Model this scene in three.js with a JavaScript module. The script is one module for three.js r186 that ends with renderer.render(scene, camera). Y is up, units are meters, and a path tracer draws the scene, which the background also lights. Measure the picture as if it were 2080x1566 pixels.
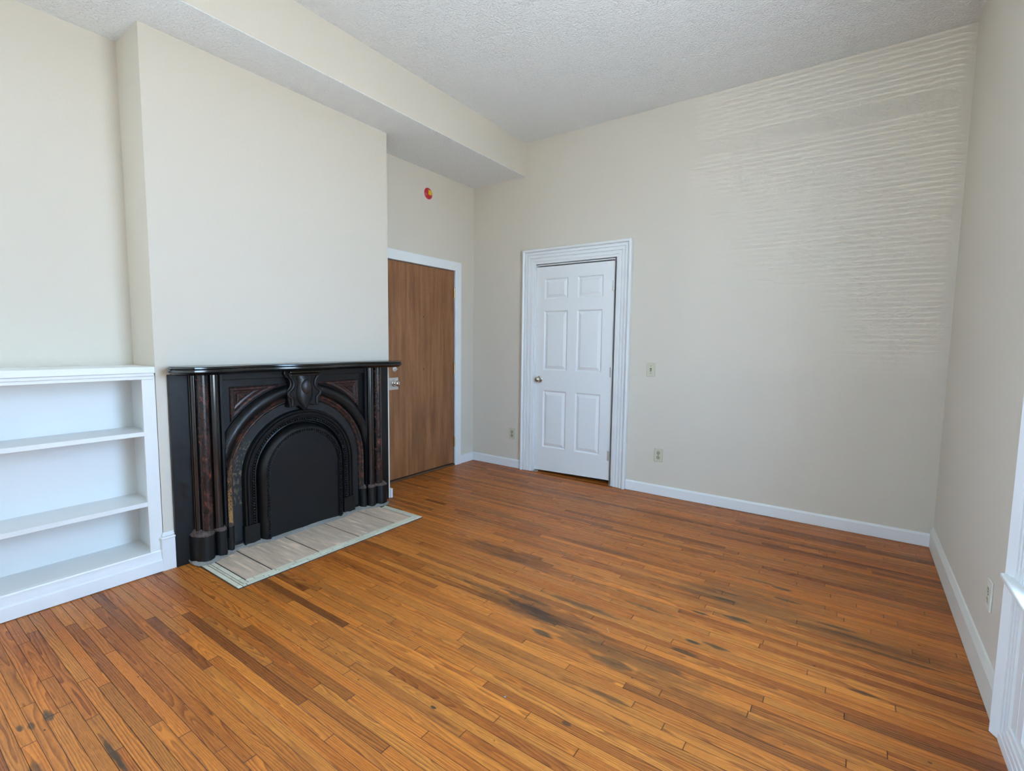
import * as THREE from 'three';
import { mergeGeometries, toCreasedNormals } from 'three/addons/utils/BufferGeometryUtils.js';
import { RoundedBoxGeometry } from 'three/addons/geometries/RoundedBoxGeometry.js';
import { RectAreaLightUniformsLib } from 'three/addons/lights/RectAreaLightUniformsLib.js';

// ------------------------------------------------------------------ camera, sky, daylight, exposure
const scene = new THREE.Scene();
const camera = new THREE.PerspectiveCamera(2 * Math.atan(783 / 990.7) * 180 / Math.PI, 2080 / 1566, 0.05, 100);
camera.position.set(3.3717, 1.2782, 4.0409);
camera.rotation.order = 'YXZ';
camera.rotation.set(-0.08762, 0.61501, 0.01212);

const renderer = new THREE.WebGLRenderer({ antialias: true });
renderer.toneMapping = THREE.LinearToneMapping;
renderer.toneMappingExposure = 1.02;
renderer.shadowMap.enabled = true;

// the sky outside: pale blue overhead, whiter at the horizon, sunlit street below
{
  const w = 64, h = 64, a = new Float32Array(w * h * 4);
  for (let j = 0; j < h; j++) for (let i = 0; i < w; i++) {
    const el = ((j + 0.5) / h - 0.5) * Math.PI, s = Math.max(0, Math.sin(el)), k = (j * w + i) * 4;
    const c = el > 0 ? [0.60 - 0.22 * s, 0.94 - 0.22 * s, 1.40 - 0.12 * s] : [0.65, 0.645, 0.575];
    a[k] = c[0]; a[k + 1] = c[1]; a[k + 2] = c[2]; a[k + 3] = 1;
  }
  const t = new THREE.DataTexture(a, w, h, THREE.RGBAFormat, THREE.FloatType);
  t.mapping = THREE.EquirectangularReflectionMapping; t.magFilter = THREE.LinearFilter; t.colorSpace = THREE.LinearSRGBColorSpace; t.needsUpdate = true;
  scene.background = t; scene.backgroundIntensity = 11;
}
// daylight entering at each window (the opposite one added to brighten the right wall)
RectAreaLightUniformsLib.init();
function windowLight(name, w, h, pos, look, k) {
  const l = new THREE.RectAreaLight(new THREE.Color().setRGB(0.58, 0.89, 1.28), k, w, h);
  l.name = name; l.position.set(...pos); l.lookAt(...look); scene.add(l);
}
windowLight('daylight_side_window', 1.0, 2.05, [4.02, 1.66, 2.57], [0, 1.66, 2.57], 5.6);
windowLight('daylight_front_window', 1.0, 2.05, [2.75, 1.66, 5.98], [2.75, 1.66, 0], 0.3);
windowLight('added_opposite_daylight', 1.0, 2.05, [-0.18, 1.66, 5.05], [4, 1.66, 5.05], 9.5);  // lamp of an added, unseen window; fills the right wall

// added spot lamp for a reflected sun glint, shining between the front blind slats
{
  const l = new THREE.SpotLight(new THREE.Color().setRGB(1, 0.97, 0.92), 140, 0, 0.13, 0.05, 2);
  l.name = 'sun_glint_lamp'; l.position.set(2.365, -0.12, 15.28); l.target.position.set(2.75, 1.66, 5.8); l.castShadow = true; l.shadow.radius = 0.2; scene.add(l, l.target);
}
// ------------------------------------------------------------------ sizes of the room (metres)
const W = 3.834, H = 3.185, HS = 2.875, XB = 0.656, ZF = 5.8;      // width, ceiling, underside of the beam, its depth, front wall
const XC = 0.308, ZC0 = 1.42, ZC1 = 3.016;                           // chimney breast

// ------------------------------------------------------------------ helpers
let seed = 20240611;
const rnd = () => { seed = (seed * 1664525 + 1013904223) >>> 0; return seed / 4294967296; };
const rr = (a, b) => a + (b - a) * rnd();
const PERM = new Float32Array(65536); for (let i = 0; i < 65536; i++) PERM[i] = rnd();
const sm = (t) => t * t * (3 - 2 * t);
function noise(x, y) {
  const xi = Math.floor(x), yi = Math.floor(y), fx = sm(x - xi), fy = sm(y - yi);
  const r0 = (yi & 255) << 8, r1 = ((yi + 1) & 255) << 8, c0 = xi & 255, c1 = (xi + 1) & 255;
  const a = PERM[r0 | c0], b = PERM[r0 | c1], c = PERM[r1 | c0], d = PERM[r1 | c1];
  return a + (b - a) * fx + (c - a) * fy + (a - b - c + d) * fx * fy;
}
const fbm = (x, y, o = 4) => { let s = 0, a = 0.5, n = 0; for (let i = 0; i < o; i++) { s += a * noise(x, y); n += a; a *= 0.5; x = x * 2.03 + 17.1; y = y * 2.03 + 9.7; } return s / n; };
// noise that repeats every p cells, for tiling textures
function pnoise(x, y, p) {
  const xi = Math.floor(x), yi = Math.floor(y), fx = sm(x - xi), fy = sm(y - yi), m = (v) => ((v % p) + p) % p;
  const r0 = m(yi) * 257, r1 = m(yi + 1) * 257, c0 = m(xi) * 31, c1 = m(xi + 1) * 31;
  const a = PERM[(r0 + c0) & 65535], b = PERM[(r0 + c1) & 65535], c = PERM[(r1 + c0) & 65535], d = PERM[(r1 + c1) & 65535];
  return a + (b - a) * fx + (c - a) * fy + (a - b - c + d) * fx * fy;
}
const clamp = (v, a = 0, b = 1) => v < a ? a : v > b ? b : v;
const step = (a, b, v) => sm(clamp((v - a) / (b - a)));
const mix = (a, b, t) => a + (b - a) * t;
function texture(w, h, fn, srgb = true, size = 1) {
  const a = new Uint8Array(w * h * 4);
  for (let j = 0; j < h; j++) for (let i = 0; i < w; i++) {
    const c = fn(i, j), k = (j * w + i) * 4;
    if (typeof c === 'number') a[k] = a[k + 1] = a[k + 2] = clamp(c) * 255;
    else { a[k] = clamp(c[0], 0, 255); a[k + 1] = clamp(c[1], 0, 255); a[k + 2] = clamp(c[2], 0, 255); }
    a[k + 3] = 255;
  }
  const t = new THREE.DataTexture(a, w, h); t.magFilter = THREE.LinearFilter; t.minFilter = THREE.LinearMipmapLinearFilter; t.generateMipmaps = true;
  t.wrapS = t.wrapT = THREE.RepeatWrapping; if (srgb) t.colorSpace = THREE.SRGBColorSpace; t.repeat.set(1 / size, 1 / size); t.needsUpdate = true;
  return t;
}
const std = (o) => new THREE.MeshPhysicalMaterial(o);
const box = (x0, x1, y0, y1, z0, z1) => new THREE.BoxGeometry(x1 - x0, y1 - y0, z1 - z0).translate((x0 + x1) / 2, (y0 + y1) / 2, (z0 + z1) / 2);
const rbox = (x0, x1, y0, y1, z0, z1, r = 0.003) => new RoundedBoxGeometry(x1 - x0, y1 - y0, z1 - z0, 2, r).translate((x0 + x1) / 2, (y0 + y1) / 2, (z0 + z1) / 2);
// uv in metres from positions, by the way each face points
function planar(g) {
  g = g.index ? g.toNonIndexed() : g;
  const p = g.attributes.position, n = g.attributes.normal, uv = new Float32Array(p.count * 2);
  for (let t = 0; t < p.count; t += 3) {
    const nx = Math.abs(n.getX(t) + n.getX(t + 1) + n.getX(t + 2)), ny = Math.abs(n.getY(t) + n.getY(t + 1) + n.getY(t + 2)), nz = Math.abs(n.getZ(t) + n.getZ(t + 1) + n.getZ(t + 2));
    for (let k = t; k < t + 3; k++) {
      const x = p.getX(k), y = p.getY(k), z = p.getZ(k);
      const [u, v] = ny >= nx && ny >= nz ? [x, z] : nx >= nz ? [z, y] : [x, y];
      uv[k * 2] = u; uv[k * 2 + 1] = v;
    }
  }
  g.setAttribute('uv', new THREE.BufferAttribute(uv, 2)); return g;
}
const merged = (gs) => mergeGeometries(gs.map((g) => { const h = g.index ? g.toNonIndexed() : g; for (const k of Object.keys(h.attributes)) if (!['position', 'normal', 'uv'].includes(k)) h.deleteAttribute(k); if (!h.attributes.uv) planar(h); return h; }));
const taken = {};
function numbered(n) { const k = taken[n] = (taken[n] ?? -1) + 1; return k ? n + '_' + String(k).padStart(3, '0') : n; }
function mesh(name, geo, mat, parent) {
  let g = Array.isArray(geo) ? merged(geo) : geo;
  if (mat.userData.metres) g = planar(g);
  const m = new THREE.Mesh(g, mat); m.castShadow = m.receiveShadow = true;
  m.name = parent ? name : numbered(name); (parent ?? scene).add(m); return m;
}
function tag(o, label, category, extra = {}) { Object.assign(o.userData, { label, category }, extra); return o; }
function group(name, pos = [0, 0, 0], turn = 0) { const o = new THREE.Group(); o.name = numbered(name); o.position.set(...pos); o.rotation.y = turn; scene.add(o); return o; }
const sub = (name, parent) => { const o = new THREE.Group(); o.name = name; parent.add(o); return o; };
const S = { kind: 'structure' };
// grid of points -> smooth-but-creased surface
function surface(rows, crease = 0.6, closeU = false) {
  const pos = [], uv = [], R = rows.length, C = rows[0].length;
  const put = (i, j, u) => { pos.push(...rows[i][j % C]); uv.push(u, i / (R - 1)); };
  for (let i = 0; i < R - 1; i++) for (let j = 0; j < C - (closeU ? 0 : 1); j++) {
    const u0 = j / (C - 1), u1 = (j + 1) / (C - 1);
    put(i, j, u0); put(i, j + 1, u1); put(i + 1, j + 1, u1); put(i, j, u0); put(i + 1, j + 1, u1); put(i + 1, j, u0);
  }
  const g = new THREE.BufferGeometry(); g.setAttribute('position', new THREE.Float32BufferAttribute(pos, 3)); g.setAttribute('uv', new THREE.Float32BufferAttribute(uv, 2));
  g.computeVertexNormals(); return toCreasedNormals(g, crease);
}
// flat cap of a closed outline [[x, y]] mapped by f
function cap(outline, f) {
  const tri = THREE.ShapeUtils.triangulateShape(outline.map((p) => new THREE.Vector2(...p)), []), pos = [];
  for (const t of tri) for (const k of t) pos.push(...f(outline[k]));
  const g = new THREE.BufferGeometry(); g.setAttribute('position', new THREE.Float32BufferAttribute(pos, 3)); g.computeVertexNormals();
  g.setAttribute('uv', new THREE.Float32BufferAttribute(new Float32Array(pos.length / 3 * 2), 2)); return g;
}
// moving an outline inwards by o (closed, counter-clockwise)
function inset(pts, o) {
  const n = pts.length, out = [];
  for (let i = 0; i < n; i++) {
    const a = pts[(i + n - 1) % n], b = pts[i], c = pts[(i + 1) % n];
    let e1 = [b[0] - a[0], b[1] - a[1]], e2 = [c[0] - b[0], c[1] - b[1]]; const l1 = Math.hypot(...e1) || 1, l2 = Math.hypot(...e2) || 1;
    const n1 = [-e1[1] / l1, e1[0] / l1], n2 = [-e2[1] / l2, e2[0] / l2]; let m = [n1[0] + n2[0], n1[1] + n2[1]]; const q = Math.max(0.5, 1 + n1[0] * n2[0] + n1[1] * n2[1]);
    out.push([b[0] + m[0] / q * o, b[1] + m[1] / q * o]);
  }
  return out;
}
const lathe = (pts, n = 32) => new THREE.LatheGeometry(pts.map((p) => new THREE.Vector2(...p)), n);   // axis y

// ------------------------------------------------------------------ materials
const paintBump = texture(512, 512, (i, j) => { const x = i / 512, y = j / 512; return 0.5 * pnoise(x * 128, y * 128, 128) + 0.3 * pnoise(x * 64, y * 64, 64) + 0.2 * pnoise(x * 24, y * 24, 24); }, false, 0.4);
const popBump = texture(1024, 1024, (i, j) => {
  const x = i / 1024, y = j / 1024, a = pnoise(x * 190, y * 190, 190), b = pnoise(x * 113 + 3, y * 113, 113), c = pnoise(x * 330, y * 330, 330), d = pnoise(x * 37, y * 37, 37);
  return clamp(0.45 * a * a + 0.45 * step(0.25, 0.95, b) + 0.22 * c + 0.12 * d);
}, false, 0.9);
const metres = (m) => { m.userData.metres = true; return m; };
const M = {
  wall: metres(std({ color: new THREE.Color().setRGB(0.70, 0.634, 0.532), roughness: 0.55, specularIntensity: 0.5, bumpMap: paintBump, bumpScale: 0.0006 })),
  popcorn: metres(std({ color: new THREE.Color().setRGB(0.86, 0.87, 0.85), roughness: 0.95, bumpMap: popBump, bumpScale: 0.0055 })),
  trim: std({ color: new THREE.Color().setRGB(0.83, 0.84, 0.83), roughness: 0.35 }),
  cream: std({ color: new THREE.Color().setRGB(0.74, 0.72, 0.64), roughness: 0.4 }),
  shelf: std({ color: new THREE.Color().setRGB(0.83, 0.83, 0.80), roughness: 0.38 }),
  ivory: std({ color: new THREE.Color().setRGB(0.60, 0.57, 0.42), roughness: 0.4 }),
  ivoryDark: std({ color: new THREE.Color().setRGB(0.40, 0.37, 0.25), roughness: 0.45 }),
  slot: std({ color: new THREE.Color().setRGB(0.03, 0.028, 0.022), roughness: 0.6 }),
  nickel: std({ color: new THREE.Color().setRGB(0.62, 0.59, 0.54), metalness: 1, roughness: 0.24 }),
  satin: std({ color: new THREE.Color().setRGB(0.66, 0.65, 0.61), metalness: 0.85, roughness: 0.42 }),
  brass: std({ color: new THREE.Color().setRGB(0.60, 0.46, 0.24), metalness: 1, roughness: 0.32 }),
  dark: std({ color: new THREE.Color().setRGB(0.02, 0.017, 0.014), roughness: 0.8 }),
  threshold: std({ color: new THREE.Color().setRGB(0.10, 0.055, 0.03), roughness: 0.5 }),
  red: std({ color: new THREE.Color().setRGB(0.56, 0.03, 0.04), roughness: 0.3 }),
  yellow: std({ color: new THREE.Color().setRGB(0.80, 0.46, 0.015), roughness: 0.35 }),
  alarmRim: std({ color: new THREE.Color().setRGB(0.72, 0.60, 0.57), roughness: 0.4 }),
  mortar: metres(std({ color: new THREE.Color().setRGB(0.26, 0.245, 0.22), roughness: 0.95, bumpMap: popBump, bumpScale: 0.003 })),
  grout: std({ color: new THREE.Color().setRGB(0.045, 0.04, 0.036), roughness: 0.9 }),
  glass: std({ color: 0xffffff, transmission: 1, thickness: 0, roughness: 0, ior: 1.45 }),
  subfloor: std({ color: new THREE.Color().setRGB(0.035, 0.018, 0.008), roughness: 0.9 }),
  exterior: std({ color: new THREE.Color().setRGB(0.35, 0.20, 0.15), roughness: 0.9 }),
};
// brown veneer: straight vertical grain in ribbons
M.veneer = metres(std({
  map: texture(512, 1024, (i, j) => {
    const x = i / 512, y = j / 1024, w = x + 0.010 * (noise(x * 8, y * 9) - 0.5), band = noise(w * 40, y * 5), fine = noise(w * 250, y * 26), pore = noise(w * 250 + 7, y * 130);
    const t = clamp(0.55 * band + 0.3 * fine + 0.15 * pore + 0.25 * (noise(w * 12, y * 7) - 0.5));
    return [mix(112, 172, t), mix(72, 118, t), mix(42, 76, t)];
  }), roughness: 0.42,
}));
M.veneer.map.repeat.set(1 / 0.95, 1 / 2.1); M.veneer.map.offset.set(0.5, 0);
// black slate: near black, cool, faintly clouded and scuffed
const slateMap = texture(1024, 1024, (i, j) => {
  const x = i / 1024, y = j / 1024, c = pnoise(x * 8, y * 8, 8) * 0.5 + pnoise(x * 32, y * 32, 32) * 0.3 + pnoise(x * 128, y * 128, 128) * 0.2, sc = step(0.87, 0.95, pnoise(x * 40 + 2, y * 90, 40) * (0.6 + 0.4 * pnoise(x * 12, y * 12, 12)));
  const v = 8 + 12 * c + 30 * sc; return [v * 0.95, v * 1.0, v * 1.08];
}, true, 0.8);
const slateRough = texture(512, 512, (i, j) => { const x = i / 512, y = j / 512; return 0.26 + 0.20 * pnoise(x * 16, y * 16, 16) + 0.10 * pnoise(x * 64, y * 64, 64); }, false, 0.6);
M.slate = metres(std({ map: slateMap, roughness: 1, roughnessMap: slateRough, specularIntensity: 0.85 }));
M.polished = metres(std({ map: slateMap, roughness: 0.16, ior: 1.7 }));
M.iron = metres(std({ map: slateMap, roughness: 0.36, specularIntensity: 0.8 }));
M.cover = metres(std({ map: slateMap, roughness: 0.5, specularIntensity: 0.7 }));
// marbled red-brown painted slate
const marble = (i, j, n, red) => {
  const x = i / n, y = j / n, a = pnoise(x * 10, y * 6, 2) , f = pnoise(x * 24, y * 12, 12) * 0.5 + pnoise(x * 48, y * 36, 12) * 0.3 + pnoise(x * 144, y * 144, 144) * 0.2;
  const t = step(0.36, 0.70, f + 0.25 * (a - 0.5)) * red, s = step(0.68, 0.80, f + 0.16 * (a - 0.5)) * red;
  return [25 + 32 * t + 48 * s, 20 + 14 * t + 23 * s, 19 + 10 * t + 13 * s];
};
M.redMarble = metres(std({ map: texture(768, 768, (i, j) => marble(i, j, 768, 1), true, 0.6), roughness: 0.26 }));
M.spandrel = metres(std({ map: texture(768, 768, (i, j) => marble(i, j * 3, 768, 0.8).map((v, k) => v * [1.45, 1.5, 1.55][k]), true, 0.35), roughness: 0.3 }));
M.cabochon = std({ color: new THREE.Color().setRGB(0.022, 0.016, 0.017), roughness: 0.38 });
M.wornStone = metres(std({ map: texture(256, 256, (i, j) => { const f = pnoise(i / 16, j / 16, 16), g = pnoise(i / 4, j / 4, 64); const v = 38 + 42 * f + 30 * g; return [v * 1.05, v * 0.86, v * 0.78]; }, true, 0.12), roughness: 0.85 }));

// ------------------------------------------------------------------ walls, ceiling, beam, chimney breast
const wallT = 0.22;
tag(mesh('wall_back', [box(-wallT, 0.785, 0, H, -wallT, 0), box(1.60, W + wallT, 0, H, -wallT, 0), box(0.785, 1.60, 2.022, H, -wallT, 0), box(0.5, 1.9, 0, 2.4, -0.40, -wallT - 0.06), box(0.5, 0.56, 0, 2.4, -0.3, -wallT), box(1.84, 1.9, 0, 2.4, -0.3, -wallT), box(0.5, 1.9, 2.34, 2.4, -0.3, -wallT)], M.wall), 'long greige painted wall holding the white panelled door', 'wall', S);
tag(mesh('wall_left', [box(-wallT, 0, 0, H, 0, 0.298), box(-wallT, 0, 1.995, H, 0.298, 1.212), box(-wallT, 0, 0, H, 1.212, 4.3), box(-0.3, 0, 0, H, 4.3, 4.5), box(-0.3, 0, 0, H, 5.6, ZF), box(-0.3, 0, 0, 0.56, 4.5, 5.6), box(-0.3, 0, 2.75, H, 4.5, 5.6), box(-wallT, -0.12, 0, 1.995, 0.298, 1.212)], M.wall), 'greige wall behind the chimney breast with the brown door', 'wall', S);
const WZ0 = 2.02, WZ1 = 3.12, WY0 = 0.56, WY1 = 2.75;
tag(mesh('wall_right', [box(W, W + 0.3, 0, H, 0, WZ0), box(W, W + 0.3, 0, H, WZ1, ZF), box(W, W + 0.3, WY1, H, WZ0, WZ1), box(W + 0.09, W + 0.3, 0, WY0 - 0.02, WZ0, WZ1)], M.wall), 'greige wall with the tall white window casing', 'wall', S);
const FW = 1.1, LZ0 = 4.5, LZ1 = 5.6;
tag(mesh('wall_front', [box(-0.3, 2.2, 0, H, ZF, ZF + 0.3), box(3.3, W + 0.3, 0, H, ZF, ZF + 0.3), box(2.2, 3.3, 0, WY0, ZF, ZF + 0.3), box(2.2, 3.3, WY1, H, ZF, ZF + 0.3)], M.wall), 'greige wall facing the long wall with the white door', 'wall', S);
tag(mesh('ceiling', [box(-0.3, W + 0.3, H, H + 0.2, -0.4, ZF + 0.3)], M.popcorn), 'white popcorn-textured ceiling', 'ceiling', S);
{
  const b = group('ceiling_beam');
  mesh('beam_face', [box(XB - 0.012, XB, HS, H, 0, ZF)], M.wall, b);
  mesh('soffit', [box(0, XB - 0.0005, HS - 0.004, HS + 0.01, 0, ZF)], M.popcorn, b);
  tag(b, 'boxed-in beam with greige face and popcorn underside above the fireplace', 'beam', S);
}
tag(mesh('chimney_breast', [box(0, XC, 0, HS - 0.004, ZC0, ZC1)], M.wall), 'pale chimney breast standing out behind the black fireplace', 'chimney breast', S);

// ------------------------------------------------------------------ floor: narrow oak strips
{
  const ROW = 0.038, Z0 = -0.114, NR = 54, X0 = 0.0, X1 = W, planks = [];
  const rows = Math.ceil((ZF - Z0) / ROW);
  for (let r = 0; r < rows; r++) {
    let x = X0 - rr(0, 0.8);
    while (x < X1) {
      const l = rnd() < 0.2 ? rr(0.16, 0.4) : rr(0.45, 1.5), a = Math.max(X0, x), b = Math.min(X1, x + l);
      if (b - a > 0.02) {
        const k = rnd(), tone = k < 0.07 ? rr(-0.9, -0.6) : k < 0.24 ? rr(-0.5, -0.2) : rr(-0.18, 0.34);
        planks.push({ r, a, b, tone, hue: rr(-1, 1), d0: rr(-0.035, 0.035), sl: rr(-0.05, 0.05) * (rnd() < 0.5 ? 0.35 : 1), vc: rr(-0.03, 0.03), ring: rr(0.0038, 0.0095), grain: rr(0.35, 1), ph: rr(0, 200) });
      }
      x += l;
    }
  }
  // stains: x, z, half length, half width, strength, greyness
  const stains = [[2.20, 2.15, 0.34, 0.075, 0.36, 0.35], [2.62, 2.22, 0.36, 0.06, 0.36, 0.45], [1.75, 1.72, 0.4, 0.07, 0.24, 0.3], [2.95, 1.45, 0.3, 0.12, 0.25, 0.6], [3.45, 1.52, 0.35, 0.06, 0.3, 0.5], [3.0, 2.3, 0.4, 0.05, 0.3, 0.2], [2.15, 2.14, 0.16, 0.028, 0.75, 0.3], [2.24, 2.17, 0.13, 0.034, 0.7, 0.5], [2.31, 2.28, 0.05, 0.018, 0.7, 0.9], [2.08, 2.07, 0.14, 0.016, 0.6, 0.5], [2.40, 2.12, 0.12, 0.018, 0.4, 0.4], [2.55, 2.21, 0.18, 0.03, 0.5, 0.35],
    [2.64, 2.28, 0.10, 0.026, 0.55, 0.8], [2.80, 2.19, 0.13, 0.02, 0.5, 0.6], [2.87, 1.948, 0.035, 0.012, 1.0, 0.9], [2.95, 1.925, 0.05, 0.012, 0.7, 0.8], [2.85, 2.04, 0.05, 0.012, 0.6, 0.8], [2.60, 1.80, 0.14, 0.014, 0.5, 0.8], [2.34, 1.97, 0.2, 0.02, 0.5, 0.7],
    [2.90, 1.49, 0.07, 0.014, 0.75, 0.9], [2.83, 1.69, 0.04, 0.014, 0.7, 0.9], [2.99, 1.64, 0.06, 0.014, 0.75, 0.9], [3.12, 1.19, 0.05, 0.012, 0.7, 0.7], [2.90, 1.41, 0.10, 0.012, 0.6, 0.8], [3.15, 1.31, 0.06, 0.012, 0.6, 0.8], [3.0, 1.17, 0.1, 0.012, 0.45, 0.7], [3.37, 1.44, 0.09, 0.012, 0.6, 0.6],
    [3.41, 1.49, 0.12, 0.012, 0.6, 0.7], [3.55, 1.56, 0.2, 0.012, 0.55, 0.6], [3.47, 1.89, 0.05, 0.012, 0.6, 0.4], [1.75, 1.74, 0.16, 0.03, 0.45, 0.3], [1.55, 1.68, 0.12, 0.02, 0.4, 0.3], [1.90, 2.12, 0.2, 0.018, 0.4, 0.5], [1.205, 3.676, 0.035, 0.012, 0.75, 0.9], [1.206, 3.745, 0.02, 0.008, 0.6, 0.9],
    [1.22, 3.722, 0.02, 0.008, 0.6, 0.9], [2.644, 2.67, 0.014, 0.008, 0.7, 0.5], [2.231, 2.881, 0.010, 0.005, 0.9, 0.5], [1.6, 3.6, 0.14, 0.008, 0.8, 0.7], [1.47, 3.75, 0.06, 0.016, 0.6, 0.3], [2.70, 2.47, 0.08, 0.01, 0.5, 0.4], [1.35, 1.2, 0.3, 0.03, 0.25, 0.3], [2.1, 1.3, 0.3, 0.03, 0.25, 0.4]];
  const nailSpots = []; for (let i = 0; i < 110; i++) nailSpots.push([rr(0.2, 3.8), rr(0.2, 4), rr(0.0015, 0.004)]);
  const PX = 2048, PZ = 2048, span = X1 - X0, rowPx = PZ / NR;
  const maps = [0, 1].map((half) => {
    const byRow = Array.from({ length: NR }, () => []);
    for (const p of planks) { const r = p.r - half * NR; if (r >= 0 && r < NR) byRow[r].push(p); }
    const zA = Z0 + half * NR * ROW, near = stains.filter((s) => s[1] > zA - 0.1 && s[1] < zA + NR * ROW + 0.1), spots = nailSpots.filter((s) => s[1] > zA && s[1] < zA + NR * ROW);
    const bump = new Uint8Array(PX * PZ);
    const map = texture(PX, PZ, (i, j) => {
      const r = Math.min(NR - 1, Math.floor(j / rowPx)), x = X0 + (i + 0.5) / PX * span, v = (j + 0.5) / rowPx - r - 0.5, z = zA + (j + 0.5) / PZ * NR * ROW;
      let p = byRow[r][0]; for (const q of byRow[r]) if (x >= q.a) p = q;
      const vm = v * ROW, wob = noise(x * 3 + p.ph, v * 1.5 + p.ph) - 0.5, dd = p.d0 + p.sl * (x - p.a - 0.3) + 0.018 * wob;
      const ring = Math.sqrt((vm - p.vc) * (vm - p.vc) + dd * dd) / p.ring + 0.8 * noise(x * 9 + p.ph, vm * 90), fr = ring - Math.floor(ring);
      const late = Math.pow(fr, 1.7) * (1 - step(0.88, 1.0, fr)), pore = noise(x * 26 + p.ph * 3, vm * 1500 + p.ph), fleck = noise(x * 60 + p.ph, vm * 420);
      let t = p.tone * 0.62 + (noise(x * 1.7 + p.ph, v * 0.8) - 0.5) * 0.35 - late * (0.40 + 0.62 * p.grain) - step(0.58, 0.95, pore) * 0.32 + (fleck - 0.5) * 0.20;
      t = clamp(0.78 + t * 0.55);
      let R = mix(86, 224, t), G = mix(38, 136, t), B = mix(13, 52, t);
      const joint = Math.max(step(0.470, 0.496, Math.abs(v)), step(0.0022, 0.0006, Math.min(x - p.a, p.b - x))); R *= 1 - 0.42 * joint; G *= 1 - 0.46 * joint; B *= 1 - 0.46 * joint;   // dirt in the joints
      R += p.hue * 4; G -= p.hue * 1.5; B -= p.hue * 3;
      let dark = 0, grey = 0;
      for (const s of near) {
        const dx = (x - s[0]) / s[2], dz = (z - s[1]) / s[3], q = dx * dx + dz * dz; if (q > 2.6) continue;
        const n = fbm(x * 14 + p.ph * 0.3, z * 60 + p.ph, 3), a = s[4] * step(1.55, 0.25, q + (n - 0.5) * 2.2) * (0.75 + 0.5 * n);
        if (a > dark) { dark = a; grey = s[5]; }
      }
      for (const s of spots) { const q = ((x - s[0]) / 1.6) ** 2 + (z - s[1]) ** 2; if (q < s[2] * s[2]) dark = Math.max(dark, 0.7); }
      if ((x - 2.403) ** 2 + (z - 2.69) ** 2 < 1.6e-5) { R = 120; G = 140; B = 175; }   // fleck of blue paint
      if (Math.abs(z - 2.085 - (x - 2.533) * 1.3) < 0.0012 && Math.abs(x - 2.533) < 0.012) { R = 215; G = 190; B = 165; }   // scratch
      dark = Math.min(0.9, dark); R = mix(R, mix(48, 52, grey), dark); G = mix(G, mix(28, 46, grey), dark); B = mix(B, mix(17, 38, grey), dark);
      bump[j * PX + i] = 255 * clamp(0.75 - late * 0.35 - step(0.6, 0.95, pore) * 0.3);
      return [R, G, B];
    });
    map.wrapS = map.wrapT = THREE.ClampToEdgeWrapping;
    const rough = texture(1024, 1024, (i, j) => { const b = bump[(j * 2) * PX + i * 2] / 255, x = i / 1024 * span, z = zA + j / 1024 * NR * ROW; return 0.22 + 0.20 * (1 - b) + 0.16 * fbm(x * 4, z * 4, 3) + 0.10 * noise(x * 40, z * 40); }, false);
    return std({ map, roughness: 1, roughnessMap: rough, specularIntensity: 0.9 });
  });
  const floor = group('floor');
  mesh('subfloor', [box(-0.3, W + 0.3, -0.12, -0.012, -0.4, ZF + 0.3)], M.subfloor, floor);
  const plankGeo = (p) => {
    const z0 = Z0 + p.r * ROW + 0.0005, z1 = z0 + ROW - 0.0010, a = p.a + 0.0004, b = p.b - 0.0004, e = 0.0004, h = (p.r * 7919 + Math.floor(p.a * 1000)) % 5 * 0.00008;
    const P = [[a, -0.011, z0], [b, -0.011, z0], [b, -0.011, z1], [a, -0.011, z1], [a, -e, z0], [b, -e, z0], [b, -e, z1], [a, -e, z1], [a + e, h, z0 + e], [b - e, h, z0 + e], [b - e, h, z1 - e], [a + e, h, z1 - e]];
    const Q = [[8, 11, 10, 9], [4, 8, 9, 5], [5, 9, 10, 6], [6, 10, 11, 7], [7, 11, 8, 4], [0, 4, 5, 1], [1, 5, 6, 2], [2, 6, 7, 3], [3, 7, 4, 0]], pos = [], uv = [];
    const half = p.r < NR ? 0 : 1, zA = Z0 + half * NR * ROW;
    for (const q of Q) for (const k of [q[0], q[1], q[2], q[0], q[2], q[3]]) { pos.push(...P[k]); let v = (P[k][2] - zA) / (NR * ROW); if (p.r >= 2 * NR) v -= 1; uv.push((P[k][0] - X0) / span, v); }
    const g = new THREE.BufferGeometry(); g.setAttribute('position', new THREE.Float32BufferAttribute(pos, 3)); g.setAttribute('uv', new THREE.Float32BufferAttribute(uv, 2)); g.computeVertexNormals(); return g;
  };
  // the 300 strips that show largest become parts of their own
  camera.updateMatrixWorld(); camera.updateProjectionMatrix();
  const shown = (p) => { let s = 0; for (let k = 0; k < 8; k++) { const x = mix(p.a, p.b, (k + 0.5) / 8), z = Z0 + (p.r + 0.5) * ROW, v = new THREE.Vector3(x, 0, z).project(camera); if (Math.abs(v.x) < 1 && Math.abs(v.y) < 1 && v.z < 1 && !(x < XC + 0.12 && z > ZC0) && !(x < 0.856 && z > 1.585 && z < 2.89)) { const d = new THREE.Vector3(x, 0, z).distanceTo(camera.position); s += (p.b - p.a) / 8 / (d * d * d); } } return s; };
  for (const p of planks) p.s = shown(p);
  const order = planks.slice().sort((p, q) => q.s - p.s), rest = [[], []];
  order.forEach((p, i) => { const half = p.r < NR ? 0 : 1; if (i < 300) mesh('plank', plankGeo(p), maps[half], floor); else rest[half].push(plankGeo(p)); });
  rest.forEach((g, h) => { const m = mesh('strip_flooring', mergeGeometries(g), maps[h], floor); m.userData.kind = 'stuff'; });
  tag(floor, 'stained oak strip floor with dark water marks', 'floor', S);
}

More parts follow.
